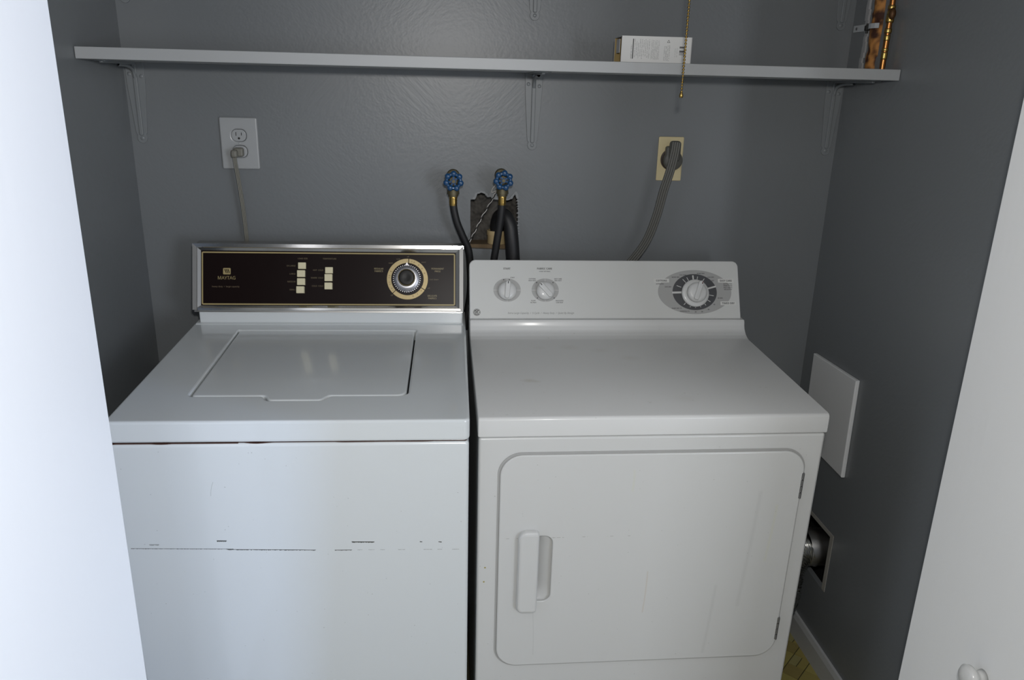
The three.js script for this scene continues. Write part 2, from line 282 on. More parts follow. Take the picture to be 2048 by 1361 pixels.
  const print = canvasTexture(2048, PH, (c, cwid, chei) => {
    c.fillStyle = '#1a1211'; c.fillRect(0, 0, cwid, chei);
    c.strokeStyle = '#a3946a'; c.lineWidth = 0.0032 * K; c.lineJoin = 'round';
    c.beginPath(); c.roundRect(X(0.0225), Y(0.1432), X(0.6235) - X(0.0225), Y(0.0192) - Y(0.1432), 8); c.stroke();
    c.fillStyle = '#a3946a'; c.beginPath(); c.roundRect(X(0.0707), Y(0.1058), 0.0178 * K, 0.0155 * K, 7); c.fill();
    c.fillStyle = '#1a1211'; for (let i = 0; i < 3; i++) { const x = X(0.0738) + i * 0.0037 * K; c.beginPath(); c.moveTo(x, Y(0.1028)); c.lineTo(x + 0.0022 * K, Y(0.1028)); c.lineTo(x + 0.0052 * K, Y(0.0936)); c.lineTo(x + 0.0036 * K, Y(0.0936)); c.closePath(); c.fill(); }
    const text = (s, x, t, size, align = 'center', color = '#a3946a', font = FONT, width) => { c.fillStyle = color; c.font = `${size * K}px ${font}`; c.textAlign = align; c.textBaseline = 'middle'; if (width) c.fillText(s, X(x), Y(t), width * K); else c.fillText(s, X(x), Y(t)); };
    text('MAYTAG', 0.0789, 0.0820, 0.0112, 'center', '#a3946a', 'bold serif', 0.047);
    text('heavy duty  •  large capacity', 0.0768, 0.0611, 0.0052, 'center', '#80705a', FONT, 0.077);
    const dim = '#857a60';
    text('LOAD SIZE', 0.2583, 0.1300, 0.0050, 'center', dim); text('TEMPERATURE', 0.3222, 0.1300, 0.0050, 'center', dim);
    [['EX LARGE', 0.1122], ['LARGE', 0.0930], ['MEDIUM', 0.0741], ['SMALL', 0.0547]].forEach(([s, t]) => text(s, 0.2415, t, 0.0050, 'right', dim));
    [['HOT  COLD', 0.1020], ['WARM  COLD', 0.0835], ['COLD  COLD', 0.0640]].forEach(([s, t]) => text(s, 0.3075, t, 0.0050, 'right', dim));
    const lt = '#b5a880';
    text('REGULAR', 0.4399, 0.1068, 0.0054, 'center', lt); text('FABRICS', 0.4399, 0.1008, 0.0054, 'center', lt);
    text('PERMANENT', 0.5823, 0.1075, 0.0054, 'center', lt); text('PRESS', 0.5823, 0.1015, 0.0054, 'center', lt);
    text('DELICATE', 0.5695, 0.0415, 0.0054, 'center', lt); text('FABRICS', 0.5695, 0.0355, 0.0054, 'center', lt);
    text('cool down', 0.5735, 0.0815, 0.0048, 'center', dim); text('off', 0.5605, 0.0600, 0.0048, 'center', dim); text('wash', 0.5485, 0.1234, 0.0048, 'center', dim); text('soak', 0.4870, 0.1305, 0.0046, 'center', dim); text('wash', 0.4690, 0.1205, 0.0046, 'center', dim); text('off', 0.4715, 0.0420, 0.0046, 'center', dim); text('off', 0.5105, 0.1365, 0.0042, 'center', dim);
  });
  const panelMat = phys(0xffffff, 0.3, { map: print, specularIntensity: 0.16 });
  mesh('control_panel', onFace(planar(bx(px0, px1, pt0, pt1, 0, 0.0022), px0, pt0, px1 - px0, pt1 - pt0)), panelMat, m, 'dark brown printed panel with a gold border line');
  const key = (x0, x1, a, b, n) => onFace(bx(x0, x1, a + 0.0006, b - 0.0006, 0.001, n, 0.0012));
  [[0.2478, 0.2664, 0.1038, 0.1209, 0.007], [0.2462, 0.2650, 0.0842, 0.1019, 0.0115], [0.2462, 0.2650, 0.0649, 0.0826, 0.0115], [0.2445, 0.2632, 0.0452, 0.0632, 0.0125]].forEach((k) => mesh('button', key(...k), M.cream, m));
  [[0.3121, 0.3305, 0.0935, 0.1100, 0.008], [0.3111, 0.3296, 0.0747, 0.0931, 0.011], [0.3111, 0.3296, 0.0549, 0.0727, 0.0115]].forEach((k) => mesh('button', key(...k), M.cream, m));
  // timer dial
  const dx = 0.5092, dt = 0.0818;
  const ringTex = canvasTexture(512, 512, (c) => {
    c.fillStyle = '#ffffff'; c.fillRect(0, 0, 512, 512); c.translate(256, 256);
    for (let i = 0; i < 400; i++) { c.strokeStyle = i % 2 ? '#e2e2e2' : '#ffffff'; c.globalAlpha = 0.5; c.lineWidth = 1; const a2 = rnd() * 6.283; c.beginPath(); c.moveTo(190 * Math.cos(a2), 190 * Math.sin(a2)); c.lineTo(256 * Math.cos(a2), 256 * Math.sin(a2)); c.stroke(); }
    c.globalAlpha = 1; c.strokeStyle = '#151010'; c.lineWidth = 8;
    for (const d of [4, 122, 226]) { const a2 = (d - 90) * Math.PI / 180; c.beginPath(); c.moveTo(190 * Math.cos(a2), 190 * Math.sin(a2)); c.lineTo(256 * Math.cos(a2), 256 * Math.sin(a2)); c.stroke(); }
    c.fillStyle = '#5d4b30'; c.font = `26px ${FONT}`; c.textAlign = 'center'; c.textBaseline = 'middle';
    const put = (s, a0, da) => [...s].forEach((q, i) => { c.save(); c.rotate((a0 + i * da) * Math.PI / 180); c.translate(0, -224); c.fillText(q, 0, 0); c.restore(); });
    put('10 8 6 4', 14, 8); put('4 2 6', 130, 8); put('14 12 10 8', 232, 7);
  });
  const gold = M.gold.clone(); gold.map = ringTex;
  const ringShape = new THREE.Shape(); ringShape.absarc(0, 0, 0.0500, 0, Math.PI * 2); const rh = new THREE.Path(); rh.absarc(0, 0, 0.0388, 0, Math.PI * 2, true); ringShape.holes.push(rh);
  mesh('dial_ring', onFace(planar(ext(ringShape, 0.003, 0.0006, 40), -0.05, -0.05, 0.1, 0.1).translate(dx, dt, 0.0015)), gold, m, 'brushed gold ring round the timer dial');
  const sk = [alongZ(lathe([[0, 0], [0.0327, 0], [0.0327, 0.006], [0.0305, 0.0105], [0.022, 0.0125], [0, 0.0125]], 48)).translate(dx - 0.001, dt + 0.0008, 0.002)];
  sk.push(ext(poly([[-0.0055, 0.031], [0.0055, 0.031], [0, 0.0400]]), 0.006).translate(dx - 0.001, dt + 0.0008, 0.002));
  for (let i = 0; i < 40; i++) { const a2 = i / 40 * 6.283; sk.push(bx(-0.0008, 0.0008, 0.0315, 0.0335, 0.001, 0.009).rotateZ(a2).translate(dx - 0.001, dt + 0.0008, 0.002)); }
  const dial = mesh('timer_dial', sk.map(onFace), M.silver, m, 'silver timer skirt with a pointer');
  mesh('knob_rim', onFace(alongZ(lathe([[0.0175, 0.0], [0.0207, 0.0], [0.0207, 0.018], [0.0198, 0.0205], [0.0185, 0.0205], [0.0185, 0.017]], 40)).translate(dx - 0.001, dt + 0.0025, 0.010)), M.gold, dial, 'gold rim');
  mesh('knob_cap', onFace(alongZ(lathe([[0, 0], [0.0186, 0], [0.0186, 0.0165], [0.017, 0.018], [0.008, 0.0172], [0, 0.017]], 40)).translate(dx - 0.001, dt + 0.0025, 0.010)), phys(lin(0.006, 0.006, 0.006), 0.35, { specularIntensity: 0.3 }), dial, 'dark brown knob cap');
}

// ------------------------------------------------------------------ clothes dryer
{
  const h = 0.9155, w = 0.686, D = 0.48;
  const m = thing('clothes_dryer', 'white front-loading clothes dryer with round white knobs and a hinged door', 'dryer');
  m.rotation.set(0.0284, 0.0005, 0, 'YXZ'); m.position.set(0.8066, h, 0.1825).sub(new THREE.Vector3(0, h, 0).applyEuler(m.rotation));
  const cw = 1536, ch = 2048, fx = (x) => x / w * cw, fy = (y) => -y / 0.90 * ch;
  const skin = canvasTexture(cw, ch, (c) => {
    c.fillStyle = '#ffffff'; c.fillRect(0, 0, cw, ch);
    const streak = (x0, y0, x1, y1, wd, a, col = '#a08a4a') => { c.strokeStyle = col; c.lineCap = 'round'; for (let i = 0; i < 8; i++) { c.globalAlpha = a / 14; c.lineWidth = fx(wd) * 2 * (1 - i / 8); c.beginPath(); c.moveTo(fx(x0), fy(y0)); c.quadraticCurveTo(fx((x0 + x1) / 2 + 0.002), fy((y0 + y1) / 2), fx(x1), fy(y1)); c.stroke(); } };
    streak(0.567, -0.17, 0.552, -0.44, 0.006, 0.12); streak(0.500, -0.39, 0.490, -0.56, 0.005, 0.13); streak(0.352, -0.35, 0.349, -0.45, 0.002, 0.25); streak(0.118, -0.44, 0.122, -0.55, 0.0012, 0.2, '#77705c'); streak(0.306, -0.115, 0.305, -0.16, 0.003, 0.06); streak(0.605, -0.2, 0.597, -0.33, 0.004, 0.06);
    c.fillStyle = '#a89326'; for (const [x, y] of [[0.018, -0.333], [0.016, -0.367]]) { c.globalAlpha = 0.7; c.beginPath(); c.arc(fx(x), fy(y), 4, 0, 7); c.fill(); }
    c.fillStyle = '#4b473e'; for (let i = 0; i < 70; i++) { c.globalAlpha = 0.08 + 0.2 * rnd(); c.fillRect(fx(rnd() * w), fy(-0.05 - 0.6 * rnd()), 2 + 2 * rnd(), 2 + 2 * rnd()); }
    c.globalAlpha = 0.3; for (let i = 0; i < 14; i++) c.fillRect(fx(0.05 + 0.3 * rnd()), fy(-0.262), fx(0.008 * rnd()), 2);
    c.globalAlpha = 1;
  });
  const face = M.dryerWhite.clone(); face.map = skin;
  const body = new Brush(bx(0.0015, w - 0.0015, 0.05, h - 0.0425, -0.125, D - 0.0025, 0.006)), cut = new Brush(bx(0.100, 0.1512, h - 0.414, h - 0.2595, D - 0.035, D + 0.02, 0.012));
  body.updateMatrixWorld(); cut.updateMatrixWorld();
  const ev = new Evaluator(); ev.attributes = ['position', 'normal', 'uv']; ev.useGroups = false;
  mesh('cabinet', planar(ev.evaluate(body, cut, SUBTRACTION).geometry, 0, h - 0.90, w, 0.90), face, m);
  for (const [x, z, y] of [[0.05, 0.43, 0.013], [0.63, 0.43, 0.013], [0.05, -0.08, 0.0006], [0.63, -0.08, 0.0006]]) mesh('foot', lathe([[0, y], [0.018, y], [0.02, y + 0.008], [0.012, y + 0.014], [0.012, 0.055], [0, 0.055]], 20).translate(x, 0, z), M.rubber, m);
  // front panel with the door opening (slightly askew sides follow the door)
  const dX0 = 0.0440, dX1 = 0.6500, dY0 = h - 0.577, dY1 = h - 0.0785;
  const gs = rr(dX0 - 0.0042, dY0 - 0.0035, dX1 + 0.0022, dY1 + 0.0045, 0.047); gs.holes.push(rr(dX0 + 0.012, dY0 + 0.012, dX1 - 0.012, dY1 - 0.012, 0.036, new THREE.Path()));
  mesh('door_gasket', ext(gs, 0.0022, 0, 16).translate(0, 0, D - 0.0032), std(lin(0.34, 0.34, 0.33), 0.6), m, 'grey groove round the door');
  // door with a pull pocket
  const ds = rr(dX0, dY0, dX1, dY1, 0.0445);
  ds.holes.push(rr(0.112, h - 0.4145, 0.1518, h - 0.2590, 0.017, new THREE.Path()));
  const door = mesh('door', planar(ext(ds, 0.0055, 0.0026, 16).translate(0, 0, D - 0.002), 0, h - 0.90, w, 0.90), face, m);
  // sloping floor of the pull pocket, deep under the lip and rising to the right
  const fp = [[0.0985, -0.033], [0.110, -0.031], [0.118, -0.026], [0.125, -0.019], [0.132, -0.0135], [0.140, -0.009], [0.1495, -0.005], [0.1525, -0.003]], sp = [], si = [];
  fp.forEach(([x, z]) => { for (let k = 0; k <= 10; k++) { const v = k / 10 * 2 - 1, e = Math.pow(Math.abs(v), 6); sp.push(x, h - 0.337 + v * 0.079, D + z * (1 - e) - 0.003 * e); } });
  for (let a = 0; a < fp.length - 1; a++) for (let k = 0; k < 10; k++) { const q = a * 11 + k; si.push(q, q + 11, q + 1, q + 1, q + 11, q + 12); }
  const scoop = new THREE.BufferGeometry(); scoop.setAttribute('position', new THREE.Float32BufferAttribute(sp, 3)); scoop.setIndex(si); scoop.computeVertexNormals();
  mesh('pocket', scoop, M.dryerWhite, door);
  const lip = ext(rr(0.0820, h - 0.4335, 0.1240, h - 0.2425, [0.014, 0.0085, 0.0085, 0.018]), 0.019, 0.0065, 14); lip.translate(0, 0, D - 0.001);
  mesh('handle', lip, M.dryerWhite, door);
  for (const [xa, xb, ya, yb] of [[0.6465, 0.6515, -0.185, -0.127], [0.6465, 0.6512, -0.5335, -0.4755]]) {
    const parts = [bx(xa, xb, h + ya, h + yb, D - 0.004, D + 0.0035, 0.001)]; for (let i = 0; i < 4; i++) { const a = h + ya + (yb - ya) * (i / 4) + 0.001, b = h + ya + (yb - ya) * ((i + 1) / 4) - 0.001; parts.push(cyl(0.0027, b - a, 12).translate((xa + xb) / 2, (a + b) / 2, D + 0.0036)); }
    mesh('hinge', parts, M.hinge, m);
  }
  // top: flat panel with rolled front edge, curving up to the console
  const prof = [[-0.125, h - 0.041], [D - 0.002, h - 0.041], [D, h - 0.039]];
  for (let i = 0; i <= 6; i++) { const a = i / 6 * Math.PI / 2; prof.push([D - 0.009 + 0.009 * Math.cos(a), h - 0.009 + 0.009 * Math.sin(a)]); }
  for (let i = 0; i <= 10; i++) { const a = i / 10 * Math.PI / 2 * 0.93; prof.push([0.052 - 0.044 * Math.sin(a), h + 0.034 - 0.034 * Math.cos(a)]); }
  prof.push([0.004, h + 0.0365], [-0.125, h + 0.0365]);
  const stainTex = canvasTexture(1024, 1024, (c) => {
    c.fillStyle = '#ffffff'; c.fillRect(0, 0, 1024, 1024);
    for (const [x, z, r, a] of [[0.115, 0.30, 0.018, 0.2], [0.13, 0.305, 0.012, 0.12], [0.23, 0.10, 0.03, 0.08], [0.36, 0.17, 0.03, 0.08], [0.30, 0.12, 0.025, 0.07], [0.42, 0.40, 0.03, 0.05], [0.16, 0.10, 0.02, 0.06]]) {
      const g = c.createRadialGradient(x / w * 1024, z / D * 1024, 0, x / w * 1024, z / D * 1024, r / w * 1024); g.addColorStop(0, `rgba(120,95,50,${a * 0.7})`); g.addColorStop(1, 'rgba(120,95,50,0)'); c.fillStyle = g; c.fillRect(0, 0, 1024, 1024);
    }
    c.fillStyle = '#5a5040'; for (let i = 0; i < 90; i++) { c.globalAlpha = 0.1 + 0.15 * rnd(); c.fillRect(1024 * rnd(), 1024 * rnd(), 1 + 6 * rnd(), 1 + 2 * rnd()); }
  }); stainTex.flipY = false;
  const topMat = M.dryerWhite.clone(); topMat.map = stainTex; topMat.color = lin(0.6, 0.605, 0.595); topMat.roughness = 0.4; topMat.clearcoat = 0.25;
  mesh('top', planar(toCreasedNormals(sweepX(prof, 0, w, 0.004), 0.5), 0, 0, w, D, 0, 2), topMat, m);
  // console slab
  const lean = 28 * Math.PI / 180, y0 = h + 0.034, z0 = -0.004;
  const F = new THREE.Matrix4().makeBasis(V([1, 0, 0]), V([0, Math.cos(lean), -Math.sin(lean)]), V([0, Math.sin(lean), Math.cos(lean)])).setPosition(0, y0, z0);
  const onFace = (g) => g.applyMatrix4(F);
  const slab = ext(rr(0, 0.0035, 0.680, 0.1510, [0.002, 0.002, 0.016, 0.016]), 0.045, 0.003, 16).translate(0, 0, -0.045);
  mesh('console', [onFace(slab), bx(0.01, 0.67, h + 0.034, h + 0.10, -0.12, -0.055)], M.plasticWhite, m);
  // print on the console
  const px0 = 0.006, px1 = 0.674, pt0 = 0.006, pt1 = 0.146, K = 2048 / (px1 - px0), PH = Math.round((pt1 - pt0) * K), X = (x) => (x - px0) * K, Y = (t) => (pt1 - t) * K;
  const print = canvasTexture(2048, PH, (c, cwid, chei) => {
    c.fillStyle = '#c8c9c6'; c.fillRect(0, 0, cwid, chei);
    const text = (s, x, t, size, color = '#363634', wide, font = 'bold ' ) => { c.fillStyle = color; c.font = `${font}${size * K}px ${FONT}`; c.textAlign = 'center'; c.textBaseline = 'middle'; if (wide) c.fillText(s, X(x), Y(t), wide * K); else c.fillText(s, X(x), Y(t)); };
    const ell = (x, t, rx, rt, color, inner) => { c.fillStyle = color; c.beginPath(); c.ellipse(X(x), Y(t), rx * K, rt * K, 0, 0, 6.2832); if (inner) c.ellipse(X(x), Y(t), inner * K, inner * K * rt / rx, 0, 0, 6.2832, true); c.fill(); };
    text('START', 0.0926, 0.1284, 0.0062); text('FABRIC CARE', 0.1862, 0.1284, 0.0064, '#363634', 0.038); text('4 HEAT SETTINGS', 0.1864, 0.1217, 0.0038, '#666', 0.028);
    for (const [x, t] of [[0.0925, 0.0745], [0.1868, 0.0745]]) { ell(x, t, 0.0337, 0.0293, '#a3a3a1'); c.fillStyle = '#c4c4c2'; c.fillRect(X(x - 0.034), Y(t + 0.0006), 0.068 * K, 0.0012 * K); c.fillRect(X(x - 0.0006), Y(t + 0.03), 0.0012 * K, 0.06 * K); }
    text('START', 0.1062, 0.1058, 0.0036, '#3f3f3e', 0.013); c.fillStyle = '#333'; for (const [x, t] of [[0.0845, 0.1005], [0.0985, 0.1005], [0.166, 0.0935], [0.2065, 0.0935], [0.167, 0.0545], [0.2085, 0.0545]]) { c.beginPath(); c.arc(X(x), Y(t), 0.0014 * K, 0, 7); c.fill(); }
    text('COTTONS', 0.1549, 0.1025, 0.0038, '#3f3f3e', 0.019); text('HIGH HEAT', 0.1549, 0.0982, 0.0036, '#3f3f3e', 0.019); text('EASY CARE', 0.2192, 0.1025, 0.0038, '#3f3f3e', 0.022); text('MED HEAT', 0.2192, 0.0982, 0.0036, '#3f3f3e', 0.020);
    text('FLUFF', 0.1568, 0.0478, 0.0038, '#3f3f3e', 0.013); text('NO HEAT', 0.1568, 0.0432, 0.0036, '#3f3f3e', 0.015); text('DELICATES', 0.2216, 0.0478, 0.0038, '#3f3f3e', 0.021); text('LOW HEAT', 0.2216, 0.0432, 0.0036, '#3f3f3e', 0.018);
    text('Extra Large Capacity  /  5 Cycle  /  Heavy Duty  /  Quiet By Design', 0.1750, 0.0169, 0.0060, '#6a6a68', 0.164, 'italic ');
    // round emblem
    c.save(); c.translate(X(0.0176), Y(0.0190)); c.scale(1, 1); const R = 0.0088 * K; c.fillStyle = '#2f2f2e'; c.beginPath(); c.arc(0, 0, R, 0, 7); c.fill();
    c.strokeStyle = '#d5d5d0'; c.lineWidth = R * 0.09; c.beginPath(); c.arc(0, 0, R * 0.86, 0, 7); c.stroke();
    for (let i = 0; i < 4; i++) { c.rotate(Math.PI / 2); c.beginPath(); c.arc(R * 0.8, 0, R * 0.3, 2.0, 4.3); c.stroke(); }
    c.fillStyle = '#d5d5d0'; c.font = `italic bold ${R * 1.05}px serif`; c.textAlign = 'center'; c.textBaseline = 'middle'; c.fillText('GE', 0, R * 0.04); c.restore();
    // timer print
    ell(0.5643, 0.0705, 0.0942, 0.0563, '#a2a2a0');
    ell(0.5642, 0.0705, 0.0568, 0.0460, '#454547');
    const tick = (deg, r0, r1, wd, col = '#c9c9c6') => { const a = deg * Math.PI / 180; c.strokeStyle = col; c.lineWidth = wd * K; c.beginPath(); c.moveTo(X(0.5642 + r0 * Math.sin(a)), Y(0.0705 + r0 * 0.81 * Math.cos(a))); c.lineTo(X(0.5642 + r1 * Math.sin(a)), Y(0.0705 + r1 * 0.81 * Math.cos(a))); c.stroke(); };
    tick(-92, 0.030, 0.058, 0.005); tick(-3, 0.030, 0.053, 0.0038); tick(72, 0.030, 0.058, 0.0042);
    for (const d of [-66, -36, -22, 11, 32]) tick(d, 0.037, 0.050, 0.0017); for (const d of [104, 128, 147, 164, 180, 196, 216]) tick(d, 0.038, 0.050, 0.0017);
    const box = (s, x, t, wd) => { c.fillStyle = '#d0d0cc'; c.fillRect(X(x - wd / 2), Y(t + 0.0048), wd * K, 0.0096 * K); text(s, x, t, 0.0062, '#3f3f3e', wd * 0.88); };
    box('COTTONS', 0.4805, 0.0995, 0.039); box('EASY CARE', 0.6460, 0.0996, 0.041); box('TIMED DRY', 0.6490, 0.0419, 0.040);
    text('AUTOMATIC', 0.4760, 0.0912, 0.0042, '#3f3f3e', 0.020); ['AUTOMATIC', 'PERM PRESS', 'POLY KNITS', 'DELICATES'].forEach((s, i) => text(s, 0.6505, 0.0912 - i * 0.0047, 0.0040, '#3f3f3e', 0.023));
    text('MORE DRY', 0.5170, 0.1083, 0.0040, '#3f3f3e', 0.024); text('COOL DOWN', 0.5360, 0.1138, 0.0036, '#3f3f3e', 0.018); text('LESS DRY', 0.4965, 0.0835, 0.0040, '#3f3f3e', 0.018); text('MORE DRY', 0.5820, 0.1180, 0.0040, '#3f3f3e', 0.020); text('LESS DRY', 0.6075, 0.1085, 0.0040, '#3f3f3e', 0.017); text('OFF', 0.6120, 0.0995, 0.0040, '#3f3f3e'); text('80 MIN', 0.6290, 0.0550, 0.0040, '#3f3f3e', 0.013); text('60', 0.6130, 0.0390, 0.0042, '#3f3f3e'); text('40', 0.5975, 0.0260, 0.0042, '#3f3f3e'); text('30', 0.5805, 0.0205, 0.0042, '#3f3f3e'); text('20', 0.5640, 0.0200, 0.0042, '#3f3f3e'); text('DEWRINKLE 10', 0.5360, 0.0215, 0.0040, '#3f3f3e', 0.024); text('DAMP DRY 15', 0.5160, 0.0290, 0.0040, '#3f3f3e', 0.026);
  });
  mesh('console_print', onFace(planar(bx(px0, px1, pt0, pt1, -0.001, 0.0006), px0, pt0, px1 - px0, pt1 - pt0)), phys(0xffffff, 0.4, { map: print, clearcoat: 0.2 }), m, 'printed face of the console');
  const knob = (x, t, r, turn, hgt, parent, name, label) => {
    const parts = [alongZ(lathe([[0, 0], [r, 0], [r, hgt * 0.35], [r * 0.93, hgt * 0.62], [r * 0.7, hgt * 0.8], [r * 0.35, hgt * 0.86], [0, hgt * 0.88]], 40)), ext(rr(-r * 0.27, -r * 0.92, r * 0.27, r * 1.0, r * 0.26), hgt * 1.1, r * 0.1)];
    parts.forEach((g) => onFace(g.rotateZ(turn).translate(x, t, 0.0006)));
    const k = mesh(name, parts, M.plasticWhite, parent, label);
    mesh('index_mark', onFace(bx(-0.0009, 0.0009, r * 0.66, r * 0.92, hgt * 1.08, hgt * 1.12).rotateZ(turn).translate(x, t, 0.0006)), M.dark, k);
    return k;
  };
  knob(0.0925, 0.0720, 0.0228, -0.10, 0.017, m, 'start_knob', 'white start knob turned upright');
  knob(0.1868, 0.0720, 0.0228, 0.72, 0.017, m, 'heat_knob', 'white heat knob turned to the upper left');
  const skirt = mesh('timer_skirt', onFace(alongZ(lathe([[0, 0], [0.0350, 0], [0.0350, 0.004], [0.0335, 0.0075], [0.028, 0.009], [0, 0.009]], 48)).translate(0.5646, 0.0670, 0.0006)), M.plasticWhite, m, 'round white skirt of the timer knob');
  {
    const r = 0.0250, turn = -0.36, hgt = 0.022, parts = [alongZ(lathe([[0, 0], [r, 0], [r, hgt * 0.35], [r * 0.93, hgt * 0.6], [r * 0.7, hgt * 0.74], [0, hgt * 0.8]], 40)), ext(rr(-r * 0.25, -r * 0.9, r * 0.25, r * 1.12, r * 0.24), hgt, r * 0.1)];
    parts.forEach((g) => onFace(g.rotateZ(turn).translate(0.5655, 0.0670, 0.009)));
    mesh('timer_knob', parts, M.plasticWhite, skirt);
    mesh('index_mark', onFace(bx(-0.0010, 0.0010, r * 0.80, r * 1.08, hgt * 1.0, hgt * 1.02).rotateZ(turn - 0.1).translate(0.5655, 0.0670, 0.009)), std(lin(0.08, 0.01, 0.01), 0.6), skirt, 'dark red index mark');
  }
}

// ------------------------------------------------------------------ shelf, brackets, box
const SH = { y: 1.5252, d: 0.2515, t: 0.0235 };
{
  const s = mesh('wall_shelf', bx(0.001, W - 0.001, SH.y, SH.y + SH.t, 0, SH.d, 0.0015), M.shelf, scene);
  s.userData = { label: 'long grey painted shelf board across the back wall above both machines', category: 'shelf' };

  function bracket(x, ytop, label, down = 0.172, arm = 0.2) {
    const b = thing('shelf_bracket', label, 'bracket', [x, ytop, 0], 'shelf brackets on the back wall');
    const leg = new THREE.Shape();
    leg.moveTo(-0.0215, 0); leg.lineTo(-0.0205, -0.05); leg.lineTo(-0.0125, -down + 0.012); leg.absarc(0, -down, 0.0115, Math.PI * 0.8, Math.PI * 2.2); leg.lineTo(0.0125, -down + 0.012); leg.lineTo(0.0205, -0.05); leg.lineTo(0.0215, 0);
    mesh('leg', [ext(leg, 0.0032, 0.0007), ext(rr(-0.0048, -down + 0.006, 0.0048, -0.001, 0.004), 0.006, 0.0018).translate(0, 0, 0.001)], M.bracket, b);
    const a = ext(rr(-0.018, 0.004, 0.018, arm, [0.002, 0.002, 0.014, 0.014]), 0.0022, 0.0005); a.rotateX(Math.PI / 2);       // lies under the shelf
    const web = ext(rr(-0.0045, 0.004, 0.0045, arm - 0.01, 0.004), 0.0055, 0.0016); web.rotateX(Math.PI / 2);
    // curved brace between leg and arm
    const brace = tube([[0, -0.034, 0.005], [0, -0.018, 0.013], [0, -0.009, 0.042], [0, -0.0065, 0.10]], 0.0042, 24, 8);
    mesh('arm', [a, web, brace], M.bracket, b);
    for (const [sx, sy] of [[-0.0135, -0.0265], [0.0135, -0.031], [0, -down]]) mesh('screw', new THREE.SphereGeometry(0.0052, 14, 8, 0, 6.283, 0, Math.PI / 2).scale(1, 0.5, 1).rotateX(Math.PI / 2).translate(sx, sy, 0.002), M.bracket, b);
    return b;
  }
  bracket(0.0255, SH.y, 'grey painted shelf bracket in the left corner under the long shelf');
  bracket(0.9655, SH.y, 'grey painted shelf bracket under the middle of the long shelf');
  bracket(1.7295, SH.y, 'grey painted shelf bracket in the right corner under the long shelf');
  bracket(0.0225, 1.664 + 0.172, 'grey bracket high in the left corner above the long shelf');
  bracket(0.9625, 1.6548 + 0.172, 'grey bracket on the back wall above the middle of the long shelf');
  bracket(1.7235, 1.655 + 0.172, 'grey bracket high in the right corner next to the brown pipe');

  // small open carton
  const b = thing('carton', 'small white printed cardboard carton with its left end open', 'box', [1.1345, SH.y + SH.t, 0.2]);
  b.rotation.y = -0.03;
  const bw = 0.156, bh = 0.0555, bd = 0.09;
  const label = canvasTexture(1024, 364, (c) => {
    c.fillStyle = '#d6d6d4'; c.fillRect(0, 0, 1024, 364); c.fillStyle = '#3a3a3a';
    c.fillRect(160, 38, 14, 270); c.font = '15px sans-serif';
    const col = (x, y0, y1, wd, a) => { c.globalAlpha = a; for (let y = y0; y < y1; y += 7) { if (rnd() < 0.18) continue; c.fillRect(x + wd * 0.2 * rnd(), y, wd * (0.5 + 0.5 * rnd()), 3); } c.globalAlpha = 1; };
    col(136, 120, 310, 14, 0.8); for (let i = 0; i < 9; i++) col(186 + i * 26, 40 + 60 * (i % 3 ? rnd() : 0), 250 + 60 * rnd(), 15, 0.55); for (let i = 0; i < 7; i++) col(430 + i * 18, 50, 315, 14, 0.45); for (let i = 0; i < 4; i++) col(620 + i * 24, 110 + 50 * rnd(), 325, 16, 0.55); col(780, 150, 270, 12, 0.4); col(806, 150, 270, 12, 0.4);
    c.save(); c.translate(680, 66); c.lineWidth = 5; c.strokeStyle = '#333'; for (let i = 0; i < 3; i++) { c.rotate(2.1); c.beginPath(); c.moveTo(0, -22); c.lineTo(20, 12); c.stroke(); } c.restore();
    for (const [y, t] of [[128, 16], [150, 5], [182, 18], [206, 8], [222, 4], [236, 6]]) c.fillRect(846, y, 86, t);
  });
  mesh('front_panel', planar(bx(0, bw, 0, bh, -0.0012, 0), 0, 0, bw, bh), std(0xffffff, 0.6, 0, { map: label }), b, 'white printed side');
  mesh('carton_body', [bx(0, bw, bh - 0.0012, bh, -bd, -0.0012), bx(0, bw, 0, bh, -bd, -bd + 0.0012), bx(bw - 0.0012, bw, 0, bh, -bd, 0)], M.card, b);
  mesh('lining', [bx(0.0005, bw - 0.002, 0.0002, 0.0014, -bd + 0.001, -0.0014), bx(0.0005, bw - 0.002, 0.001, bh - 0.0014, -bd + 0.0013, -bd + 0.0022), bx(bw - 0.003, bw - 0.0013, 0.001, bh - 0.0014, -bd + 0.002, -0.0014)], M.kraft, b, 'brown inside of the carton');
  mesh('flap', bx(-0.0006, 0.0006, 0, bh - 0.003, -0.022, 0).rotateY(-0.35), M.card, b, 'white end flap');
  mesh('flap', bx(0, 0.0012, 0.022, bh - 0.004, -bd + 0.0025, -bd + 0.042).translate(0.004, 0, 0), M.card, b, 'white tuck flap');
}

